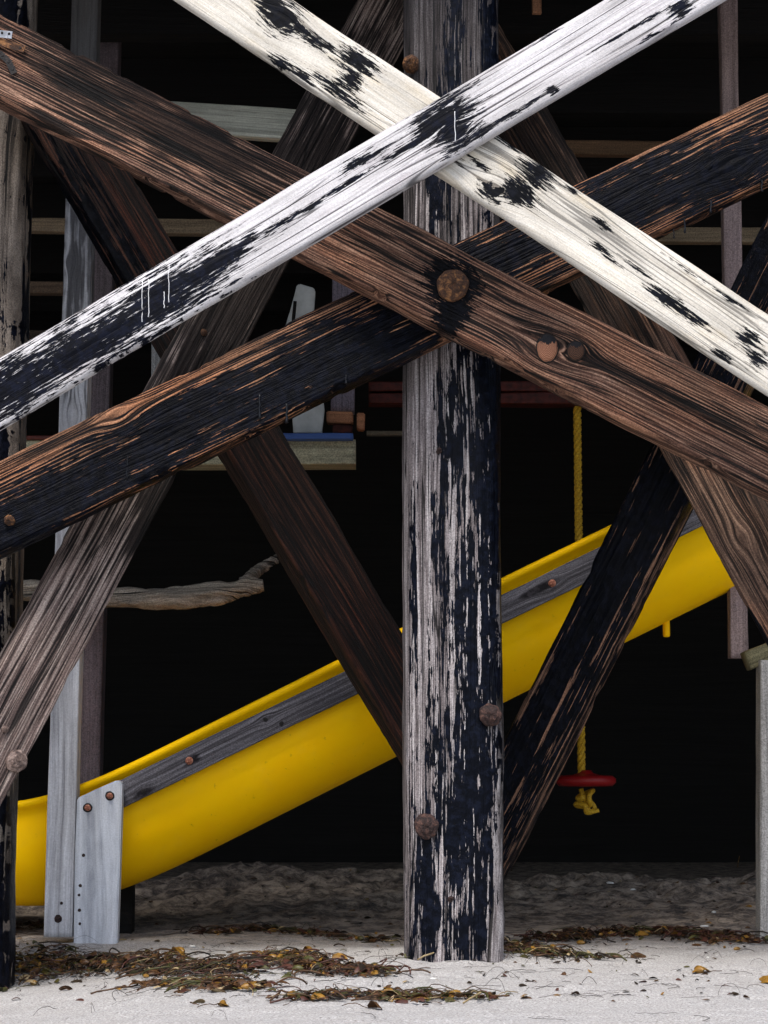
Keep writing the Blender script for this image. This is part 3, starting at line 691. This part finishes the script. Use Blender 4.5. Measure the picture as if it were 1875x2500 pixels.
def board(lbl, top, bot, Y, thick, col, seed, name='board', cat='board', rad=0.005, **kw):
    b = Beam(top, bot, Y, Y, thick); o = b.make(name, shade_wood(name+'_wood_%d' % seed, col, seed), seed, rad, streak=0.0008, wob=0.002); tag(o, lbl, cat); return o, b
board('pale grey green board slanting slightly behind the brown beam at upper left', [(330, 240), (770, 270)], [(330, 316), (770, 342)], 1.15, 0.05, sr(166, 168, 158), 131)
board('tan rail crossing behind the left pile below the brown beam', [(20, 529), (660, 537)], [(20, 564), (660, 571)], 1.7, 0.05, sr(124, 108, 88), 133, 'rail', 'rail')
board('short brown rail behind the left posts, under the tan rail', [(20, 686), (300, 690)], [(20, 714), (300, 717)], 1.9, 0.05, sr(88, 72, 58), 135, 'rail', 'rail')
board('lowest and dimmest brown rail behind the left posts, above the shelf', [(20, 805), (300, 808)], [(20, 826), (300, 829)], 2.2, 0.05, sr(60, 48, 40), 137, 'rail', 'rail')
board('brown rail at upper right, the higher of two beside the thin post', [(1330, 340), (1640, 342)], [(1330, 374), (1640, 380)], 1.7, 0.05, sr(104, 82, 62), 139, 'rail', 'rail')
board('tan rail at right passing behind the thin post, the lower of two', [(1560, 553), (1900, 554)], [(1560, 590), (1900, 592)], 1.7, 0.05, sr(124, 110, 90), 141, 'rail', 'rail')
sh, shb = board('long grey green shelf beam with a blue strip on its end', [(20, 1074), (868, 1072)], [(20, 1136), (868, 1134)], 1.5, 0.14, sr(168, 166, 140), 143, 'shelf', 'shelf')
blue = NT('blue_cloth'); bnz = blue.noise(blue.co, 60, 3.0); blue.bump(bnz, 0.5, 0.004); blue = blue.out((0.04, 0.09, 0.27), 0.7, 0.3)
red = NT('red_paint'); bnz = red.noise(red.co, 40, 4.0); red.bump(bnz, 0.3, 0.003); red = red.out(red.ramp(bnz, [(0.3, (0.02, 0.003, 0.002)), (0.7, (0.09, 0.014, 0.008))]), 0.6, 0.3)
def wobbly(name, lbl, cat, pA, pB, hpx, Y, thick, mat, seed):
    b = Beam([pA, pB], [(pA[0], pA[1]+hpx), (pB[0], pB[1]+hpx)], Y, Y, thick)
    o = b.make(name, mat, seed, 0.006, step=0.015, streak=0.001, wob=0.005); tag(o, lbl, cat); return o
wobbly('folded_tarp', 'blue folded cloth strip lying on top of the shelf end', 'tarp', (690, 1057), (862, 1057), 15, 1.46, 0.12, blue, 151)
wobbly('red_strip', 'red painted strip lying on the left part of the shelf', 'strip', (30, 1062), (160, 1062), 11, 1.48, 0.10, red, 153)
# white picket-like board with a slot standing on the shelf
def outline_board(name, lbl, cat, pts, Y, thick, mat, hole=None):
    P = [at(x, y, Y) for x, y in pts]; o0 = at(*pts[-1], Y); k = len(P)
    vs = [(p.x-o0.x, 0.0, p.z-o0.z) for p in P]+[(p.x-o0.x, thick, p.z-o0.z) for p in P]
    fs = [tuple(range(k)), tuple(range(k, 2*k))[::-1]]+[(i, (i+1) % k, (i+1) % k+k, i+k) for i in range(k)]
    me = mesh(name, vs, fs, False); bm = bmesh.new(); bm.from_mesh(me); bmesh.ops.recalc_face_normals(bm, faces=bm.faces)
    bmesh.ops.bevel(bm, geom=[e for e in bm.edges if e.calc_face_angle(0) > 0.6], offset=0.004, segments=2, affect='EDGES'); bm.to_mesh(me); bm.free()
    o = link(name, me, mat, None, Matrix.Translation(o0)); tag(o, lbl, cat); return o
whitish = NT('dull_white_paint'); x_ = whitish.noise(whitish.co, 9, 4.0, 0.6); whitish.bump(x_, 0.2, 0.003); whitish = whitish.out(whitish.ramp(x_, [(0.3, sr(150, 154, 152)), (0.7, sr(196, 200, 198))]), 0.7, 0.3)
ob = outline_board('white_board', 'dull white round-cornered board with a slot, standing on the shelf', 'board',
    [(686, 830), (712, 745), (724, 698), (730, 692), (764, 702), (770, 708), (766, 760), (792, 1000), (786, 1058), (716, 1058), (706, 900)], 1.56, 0.03, whitish)
b_ = Beam([(716, 735), (712, 790)], [(724, 735), (719, 790)], 1.555, 1.555, 0.03)
sl = b_.make('slot', creosote, 155, 0.003); sl.parent = ob; sl.matrix_local = ob.matrix_basis.inverted() @ b_.M
bl_m = shade_wood('block_wood', sr(170, 120, 88), 157)
for i, (pts, lb) in enumerate(((((797, 1003), (862, 1005), (862, 1033), (797, 1031)), 'reddish wooden block lying on the shelf end under the mauve post'),
                               (((871, 1007), (891, 1008), (890, 1048), (871, 1047)), 'small tan wooden block just past the end of the shelf'))):
    outline_board('wooden_block', lb, 'block', list(pts), 1.60-0.05*i, 0.06, bl_m)
outline_board('wooden_block', 'dark red block lying on the shelf beneath the reddish one', 'block', [(812, 1033), (860, 1034), (860, 1058), (812, 1058)], 1.62, 0.06, red)
board('thin dim rail just left of the middle pile', [(895, 1051), (1010, 1051)], [(895, 1062), (1010, 1062)], 2.4, 0.04, sr(120, 112, 96), 161, 'rail', 'rail')
for i, (y0, y1, lb) in enumerate(((930, 955, 'dark red painted joist board behind the middle pile, the upper of a pair'), (958, 985, 'dark red painted joist board behind the middle pile, the lower of a pair'))):
    wobbly('joist_board', lb, 'board', (900, y0), (1560, y0), y1-y0, 1.95, 0.1, red, 163+i)
wobbly('hanging_board', 'dark red board hanging at the top between the white board and the pile', 'board', (800, -60), (905, -60), 145, 2.2, 0.05, red, 166)
post('small tan peg hanging at the top right of the middle pile', (1298, 1321, -60, 1300, 1323, 30, 1.4), sr(170, 126, 96), 169, 'hanging_peg', 'peg', 0.03)
# bracket beside the right post
board('mossy wooden bracket at the right edge below the thin post', [(1826, 1604), (1900, 1540)], [(1826, 1622), (1900, 1618)], 0.97, 0.09, sr(128, 122, 92), 171, 'bracket', 'bracket')

# ------------------------------------------------------------------ rope swing with a red disc seat
swing = bpy.data.objects.new('rope_swing', None); COL.objects.link(swing)
tag(swing, 'yellow rope swing with a red disc seat hanging behind the slide', 'swing')
RY = 2.0
p0, p1 = at(1406, 700, RY), at(1420, 1900, RY); p_top = at(1409, 978, RY)
ropem = NT('yellow_rope'); z_ = ropem.noise(ropem.co, 160, 3.0); ropem.bump(z_, 0.6, 0.003); ropem = ropem.out(ropem.ramp(z_, [(0.3, (0.36, 0.20, 0.01)), (0.7, (0.72, 0.46, 0.03))]), 0.6, 0.3)
vs, fs = [], []; L = (p1-p_top).length; tdir = (p1-p_top).normalized(); a_ = tdir.cross(Vector((0, 1, 0))).normalized(); b_ = tdir.cross(a_)
for s in range(3):
    pts = []
    for k in range(int(L/0.009)):
        d = k*0.009; q = d*2*math.pi/0.085+s*2.094; pts.append(p_top+tdir*d+a_*(0.0085*math.cos(q))+b_*(0.0085*math.sin(q)))
    tube(vs, fs, pts, 0.0088, 7)
link('rope', mesh('rope', vs, fs), ropem, swing)
redp = NT('red_plastic'); redp = redp.out((0.26, 0.006, 0.008), 0.45, 0.4)
vs, fs = lathe([(0.0, -0.028), (0.105, -0.026), (0.118, -0.012), (0.118, 0.004), (0.105, 0.014), (0.05, 0.018), (0.028, 0.026), (0.022, 0.036)], 48)
c_ = at(1430, 1903, RY)
link('disc_seat', mesh('disc_seat', vs, fs), redp, swing, Matrix.Translation(c_))
vs, fs = [], []; pts = []; ck = at(1432, 1957, RY); rnd = random.Random(5)
for k in range(60):
    q = k/59*2*math.pi; pts.append(ck+Vector((0.026*math.sin(2*q)+0.012*math.sin(5*q)-0.004, 0.022*math.cos(3*q), 0.030*math.cos(q)+0.016*math.sin(3*q))))
tube(vs, fs, pts, 0.0105, 8); tube(vs, fs, [at(1418, 1925, RY), at(1422, 1940, RY), ck], 0.010, 8)
tube(vs, fs, [ck, at(1440, 1985, RY), at(1462, 1978, RY)], 0.009, 8)
link('rope_knot', mesh('rope_knot', vs, fs), ropem, swing)

# ------------------------------------------------------------------ driftwood branch in the shade at left
drift = wood('driftwood', sr(50, 46, 42), sr(140, 132, 120), sr(190, 182, 168), 31.0, 50, 8.0, rough=0.9, bump=0.9, contrast=3.0, cracks=(sr(14, 12, 10), 0.95, 0.40))
def branch(pts, name, parent, seed):
    vs, fs = [], []; N = 90; n_ = 18
    xs_ = [p[0] for p in pts]; P = [(at(p[0], p[1], p[2]), p[3]) for p in pts]; T = np.linspace(0, len(pts)-1, N); rows = []
    cs = [np.interp(T, range(len(pts)), [q[0][i] for q in P]) for i in range(3)]; rr = np.interp(T, range(len(pts)), [q[1] for q in P])
    for i in range(N):
        c = Vector((cs[0][i], cs[1][i], cs[2][i])); j = min(i+1, N-1); h_ = max(i-1, 0)
        t = Vector((cs[0][j]-cs[0][h_], cs[1][j]-cs[1][h_], cs[2][j]-cs[2][h_])).normalized(); a = t.cross(Vector((0, 1, 0))).normalized(); b = t.cross(a)
        for k in range(n_):
            q = 2*math.pi*k/n_; r = rr[i]*(1+0.26*float(fbm(i*0.16, math.cos(q)*2.2, math.sin(q)*2.2, seed, 3)))
            vs.append(tuple(c+a*(r*math.cos(q))+b*(r*math.sin(q))))
    for i in range(N-1):
        for k in range(n_):
            k2 = (k+1) % n_; fs.append((i*n_+k, i*n_+k2, (i+1)*n_+k2, (i+1)*n_+k))
    fs.append(tuple(range(n_))[::-1]); fs.append(tuple((N-1)*n_+k for k in range(n_)))
    return link(name, mesh(name, vs, fs), drift, parent)
dw = bpy.data.objects.new('driftwood_branch', None); COL.objects.link(dw)
tag(dw, 'gnarled pale driftwood branch lying level in the shade behind the grey brace', 'branch')
branch([(-300, 1400, 1.9, 0.042), (20, 1440, 1.6, 0.040), (150, 1449, 1.55, 0.038), (330, 1462, 1.5, 0.036), (430, 1463, 1.5, 0.042), (540, 1446, 1.5, 0.040), (610, 1432, 1.5, 0.032), (643, 1428, 1.5, 0.022)], 'branch', dw, 7)
branch([(590, 1425, 1.56, 0.018), (615, 1405, 1.62, 0.022), (650, 1378, 1.7, 0.019), (690, 1355, 1.8, 0.014)], 'fork', dw, 8)

# ------------------------------------------------------------------ seaweed wrack on the sand
def kmat(name, a, b, rough=0.45):
    n = NT(name); x = n.noise(n.co, 55, 3.0, 0.6); n.bump(n.noise(n.co, 160, 2.0), 0.3, 0.002)
    return n.out(n.ramp(x, [(0.35, a), (0.65, b)]), rough, 0.4)
K = [kmat('kelp_dark', (0.008, 0.006, 0.005), (0.026, 0.017, 0.010)), kmat('kelp_brown', (0.035, 0.017, 0.008), (0.095, 0.045, 0.017)),
     kmat('kelp_amber', (0.14, 0.07, 0.012), (0.30, 0.16, 0.03), 0.35), kmat('kelp_olive', (0.03, 0.032, 0.010), (0.075, 0.07, 0.02)),
     kmat('kelp_red', (0.035, 0.012, 0.009), (0.085, 0.032, 0.022)), kmat('kelp_straw', (0.22, 0.16, 0.08), (0.38, 0.30, 0.17), 0.7)]
def blade(vs, fs, mi, rnd, c, L, wd, yaw, m, curl=0.5, lift=0.006):
    n_ = 7; b = len(vs); bend = rnd.uniform(-1.6, 1.6); arch = rnd.uniform(0.1, 1.0)*curl*L; roll = rnd.uniform(-0.9, 0.9); x, y, a = 0.0, 0.0, yaw
    zg = lambda x_, y_: gh(x_, y_)
    pts = []
    for i in range(n_):
        s = i/(n_-1); pts.append((c[0]+x, c[1]+y, a, s)); a += bend/n_; x += math.cos(a)*L/n_; y += math.sin(a)*L/n_
    z0 = zg(c[0], c[1])
    for (px, py, a, s) in pts:
        w_ = wd*(0.25+math.sin(math.pi*min(1, s*0.9+0.08))**0.8)*0.5
        z = z0+c[2]+lift+arch*math.sin(math.pi*s)*0.5
        dx, dy = -math.sin(a)*w_, math.cos(a)*w_; dz = w_*roll
        vs.append((px+dx, py+dy, max(z+dz, z0+0.001))); vs.append((px, py, z+w_*0.35)); vs.append((px-dx, py-dy, max(z-dz, z0+0.001)))
    for i in range(n_-1):
        q = b+i*3; fs.append((q, q+3, q+4, q+1)); fs.append((q+1, q+4, q+5, q+2)); mi += [m, m]
def bladder(vs, fs, mi, rnd, c, r, m):
    b = len(vs); yaw = rnd.uniform(0, 6.28); e = rnd.uniform(1.3, 2.4); z0 = gh(c[0], c[1])+c[2]+r*0.7
    for i in range(5):
        t = -1+2*i/4; rr = r*math.sqrt(max(0.02, 1-t*t*0.97))
        for k in range(7):
            q = 2*math.pi*k/7; lx, ly, lz = t*r*e, rr*math.cos(q), rr*math.sin(q)
            vs.append((c[0]+lx*math.cos(yaw)-ly*math.sin(yaw), c[1]+lx*math.sin(yaw)+ly*math.cos(yaw), z0+lz))
    for i in range(4):
        for k in range(7):
            k2 = (k+1) % 7; fs.append((b+i*7+k, b+i*7+k2, b+(i+1)*7+k2, b+(i+1)*7+k)); mi.append(m)
def strand(vs, fs, mi, rnd, c, L, r, m, hop=0.02, n_=8):
    a = rnd.uniform(0, 6.28); x, y = c[0], c[1]; pts = []; curv = rnd.uniform(-1.2, 1.2); h0 = rnd.uniform(0, hop)
    for i in range(n_):
        s = i/(n_-1); pts.append((x, y, gh(x, y)+c[2]+0.002+h0*math.sin(math.pi*s)+rnd.uniform(0, 0.003)))
        a += curv*0.3+rnd.uniform(-0.3, 0.3); x += math.cos(a)*L/n_; y += math.sin(a)*L/n_
    f0 = len(fs); tube(vs, fs, pts, r, 4); mi += [m]*(len(fs)-f0)
def wrack(name, lbl, spine, wpx, dens, hgt, pal, seed, big=1.0):
    """a band of tangled weed along a line of picture points on the sand"""
    rnd = random.Random(seed); vs, fs, mi = [], [], []
    G = [gnd(*p) for p in spine]; Ls = [0]
    for i in range(1, len(G)): Ls.append(Ls[-1]+(G[i]-G[i-1]).length)
    n_ = int(dens*Ls[-1]*0.95)
    for i in range(n_):
        s = rnd.random()*Ls[-1]; j = max(k for k in range(len(Ls)) if Ls[k] <= s); j = min(j, len(G)-2)
        f = (s-Ls[j])/max(1e-6, Ls[j+1]-Ls[j]); p = G[j].lerp(G[j+1], f); wd = wpx[j]+(wpx[j+1]-wpx[j])*f
        if float(vnoise(s*11.0, seed*3, 0, seed+4)) < rnd.uniform(-1.3, 0.15): continue
        wd *= 0.55+0.9*abs(float(vnoise(s*7.0, seed, 0, seed)))
        r = rnd.gauss(0, 0.42)*wd*rnd.choice((1, 1, 1, 1.8)); x, y = p.x+rnd.gauss(0, 0.04), p.y+r
        top = hgt*max(0, 1-(r/wd)**2)*(0.5+0.5*float(vnoise(s*9, 3, 0, seed+1))+0.25)
        z = max(0.0, rnd.random()*top*0.6); m = rnd.choices(range(6), pal)[0]; q = rnd.random()
        if q < 0.36: strand(vs, fs, mi, rnd, (x, y, z), rnd.uniform(0.04, 0.17)*big, rnd.choice((0.0007, 0.0009, 0.0012, 0.0025)), m if m != 2 else 1, 0.02)
        elif q < 0.975: blade(vs, fs, mi, rnd, (x, y, z), rnd.uniform(0.012, 0.060)*big, rnd.uniform(0.004, 0.016)*big, rnd.uniform(0, 6.28), m, 0.4, 0.003)
        else: bladder(vs, fs, mi, rnd, (x, y, z), rnd.uniform(0.004, 0.011)*big, rnd.choice((1, 2, 2, 3)))
    o = link(name, mesh(name, vs, fs, True, mi), K); tag(o, lbl, 'seaweed', None, 'stuff'); return o
wrack('seaweed_wrack', 'thick dark band of tangled seaweed beside the foot of the left pile', [(30, 2362), (180, 2358), (330, 2360), (470, 2372), (600, 2374)], [0.20, 0.17, 0.13, 0.10, 0.05], 1500, 0.045, [5, 5, 0.5, 1.8, 2, 0.2], 1, 1.0)
wrack('seaweed_wrack', 'paler straw-coloured scatter of seaweed in front of the dark band', [(370, 2402), (480, 2402), (560, 2412), (640, 2420)], [0.05, 0.09, 0.06, 0.03], 900, 0.015, [2, 4, 1.5, 1, 1.5, 1.5], 2)
wrack('seaweed_wrack', 'thin line of seaweed on the sand behind, running towards the middle pile', [(500, 2282), (620, 2270), (760, 2282), (880, 2290), (985, 2300)], [0.08, 0.14, 0.16, 0.22, 0.2], 420, 0.012, [3, 4, 1.5, 2, 2, 0.3], 3)
wrack('seaweed_wrack', 'matted heap of red brown and olive seaweed left of the middle pile', [(650, 2342), (730, 2362), (800, 2375), (880, 2378), (940, 2382)], [0.05, 0.11, 0.17, 0.17, 0.05], 1500, 0.04, [2.5, 5, 0.8, 1.5, 3, 0.4], 4)
wrack('seaweed_wrack', 'nearest clump of amber kelp with a long trailing tail', [(740, 2445), (830, 2432), (900, 2436), (970, 2440), (1060, 2440), (1210, 2440)], [0.02, 0.06, 0.10, 0.10, 0.035, 0.01], 900, 0.03, [2, 4, 2.5, 2.5, 2, 0.8], 5)
wrack('seaweed_wrack', 'seaweed gathered round the right side of the middle pile foot', [(1060, 2340), (1180, 2334), (1260, 2318), (1330, 2334), (1470, 2340)], [0.03, 0.08, 0.15, 0.06, 0.03], 1000, 0.025, [4, 4, 0.8, 3, 1, 0.6], 6)
wrack('seaweed_wrack', 'dark red brown belt of seaweed on the sand at the right', [(1310, 2296), (1430, 2288), (1560, 2282), (1680, 2284), (1780, 2300), (1890, 2302)], [0.06, 0.13, 0.22, 0.26, 0.18, 0.16], 950, 0.03, [3, 4, 1.2, 1, 4, 0.3], 7)
wrack('seaweed_wrack', 'sparse dark weed at the foot of the slide behind the left posts', [(40, 2262), (100, 2262), (200, 2270)], [0.25, 0.2, 0.1], 700, 0.02, [4, 3, 0.5, 2, 2, 0.2], 8)
# fine dark threads strewn over the sand
vs, fs, mi = [], [], []; rnd = random.Random(99)
for i in range(340):
    px, py = rnd.uniform(-20, 1890), 2250+(190 if i % 4 else 245)*rnd.random()
    g = gnd(px, py); strand(vs, fs, mi, rnd, (g.x, g.y, 0.0), rnd.uniform(0.02, 0.15), rnd.uniform(0.0003, 0.0008), 0, 0.03 if rnd.random() < 0.3 else 0.003, 10)
o = link('seaweed_threads', mesh('seaweed_threads', vs, fs, True, mi), K); tag(o, 'fine dark curling seaweed threads strewn over the pale sand', 'seaweed', None, 'stuff')
vs, fs, mi = [], [], []
for i in range(380):
    px, py = rnd.uniform(-20, 1890), 2120+330*rnd.random()
    g = gnd(px, py); q = rnd.random(); m = rnd.choices(range(6), [4, 4, 1, 2, 2, 1])[0]
    blade(vs, fs, mi, rnd, (g.x, g.y, 0.0), rnd.uniform(0.008, 0.035), rnd.uniform(0.003, 0.012), rnd.uniform(0, 6.28), m, 0.3, 0.002)
o = link('seaweed_crumbs', mesh('seaweed_crumbs', vs, fs, True, mi), K); tag(o, 'small crumbs of dried seaweed sprinkled between the clumps on the sand', 'seaweed', None, 'stuff')
# single blades of kelp that lie by themselves
singles = [(420, 2334, 0.06, 2, 'amber kelp leaf standing up out of the dark band behind the left pile'), (530, 2457, 0.035, 2, 'amber kelp pod lying alone on the front sand at left'),
           (470, 2453, 0.03, 5, 'pale dry kelp flake lying alone beside the amber pod'), (145, 2420, 0.035, 1, 'brown kelp scrap lying alone on the sand near the left pile'),
           (897, 2463, 0.04, 1, 'brown kelp leaf in front of the nearest amber clump'), (1690, 2378, 0.05, 2, 'amber kelp bulb lying alone on the sand at right'),
           (1860, 2400, 0.045, 2, 'amber kelp blade at the right edge on the pale sand'), (1395, 2432, 0.02, 1, 'tiny brown weed tuft on the front sand right of the pile'),
           (1540, 2338, 0.045, 1, 'brown kelp leaf between the pile and the amber bulb'), (735, 2330, 0.05, 2, 'amber kelp leaf between the matted heap and the slide')]
for i, (x, y, r, m, lb) in enumerate(singles):
    vs, fs, mi = [], [], []; rnd = random.Random(200+i); g = gnd(x, y)
    blade(vs, fs, mi, rnd, (g.x, g.y, 0.0), r*1.3, r*0.62, rnd.uniform(-0.5, 0.5), m, 0.5, 0.004)
    if m == 2: bladder(vs, fs, mi, rnd, (g.x+r*0.4, g.y, 0.0), r*0.26, m)
    strand(vs, fs, mi, rnd, (g.x, g.y, 0.0), r*2.0, 0.0011, 1, 0.01)
    o = link('kelp_blade', mesh('kelp_blade', vs, fs, True, mi), K); tag(o, lb, 'kelp')
vs, fs = [], []; g = gnd(1800, 2118)
tube(vs, fs, [g-Vector((0, 0, 0.01)), g+Vector((0.006, 0, 0.03)), g+Vector((0.016, 0, 0.072))], lambda q: 0.0028-0.0012*q, 6)
tag(link('dry_reed', mesh('dry_reed', vs, fs), K[2]), 'short yellow dry reed sticking up from the dark bank near the right post', 'reed')
# shell chips and litter
shell = NT('shell'); shell = shell.out(sr(214, 214, 210), 0.5, 0.4)
for i, (x, y, r, lb) in enumerate(((620, 2032, 0.022, 'white shell chip on the dark bank under the slide'), (1545, 2173, 0.016, 'white shell chip on the bank right of the pile'), (1488, 2157, 0.02, 'curved white shell sliver on the bank, upper one'),
        (1720, 2262, 0.014, 'white pebble on the belt of red brown weed'), (1742, 2228, 0.018, 'thin white shell sliver near the right post'), (470, 2311, 0.012, 'tiny white shell piece near the slide support'),
        (1058, 2390, 0.008, 'tiny white shell speck in front of the pile foot'), (1728, 2338, 0.008, 'tiny pale pebble on sand below the right weed belt'))):
    g = gnd(x, y); vs, fs = lathe([(r*0.9, 0.0), (r, r*0.25), (r*0.7, r*0.5), (r*0.3, r*0.62)], 12, 0.16, 300+i)
    o = link('shell_chip', mesh('shell_chip', vs, fs), shell, None, Matrix.Translation(g) @ Matrix.Rotation(i*1.1, 4, 'Z') @ Matrix.Diagonal((1.2, 0.55, 0.6, 1))); tag(o, lb, 'shell')
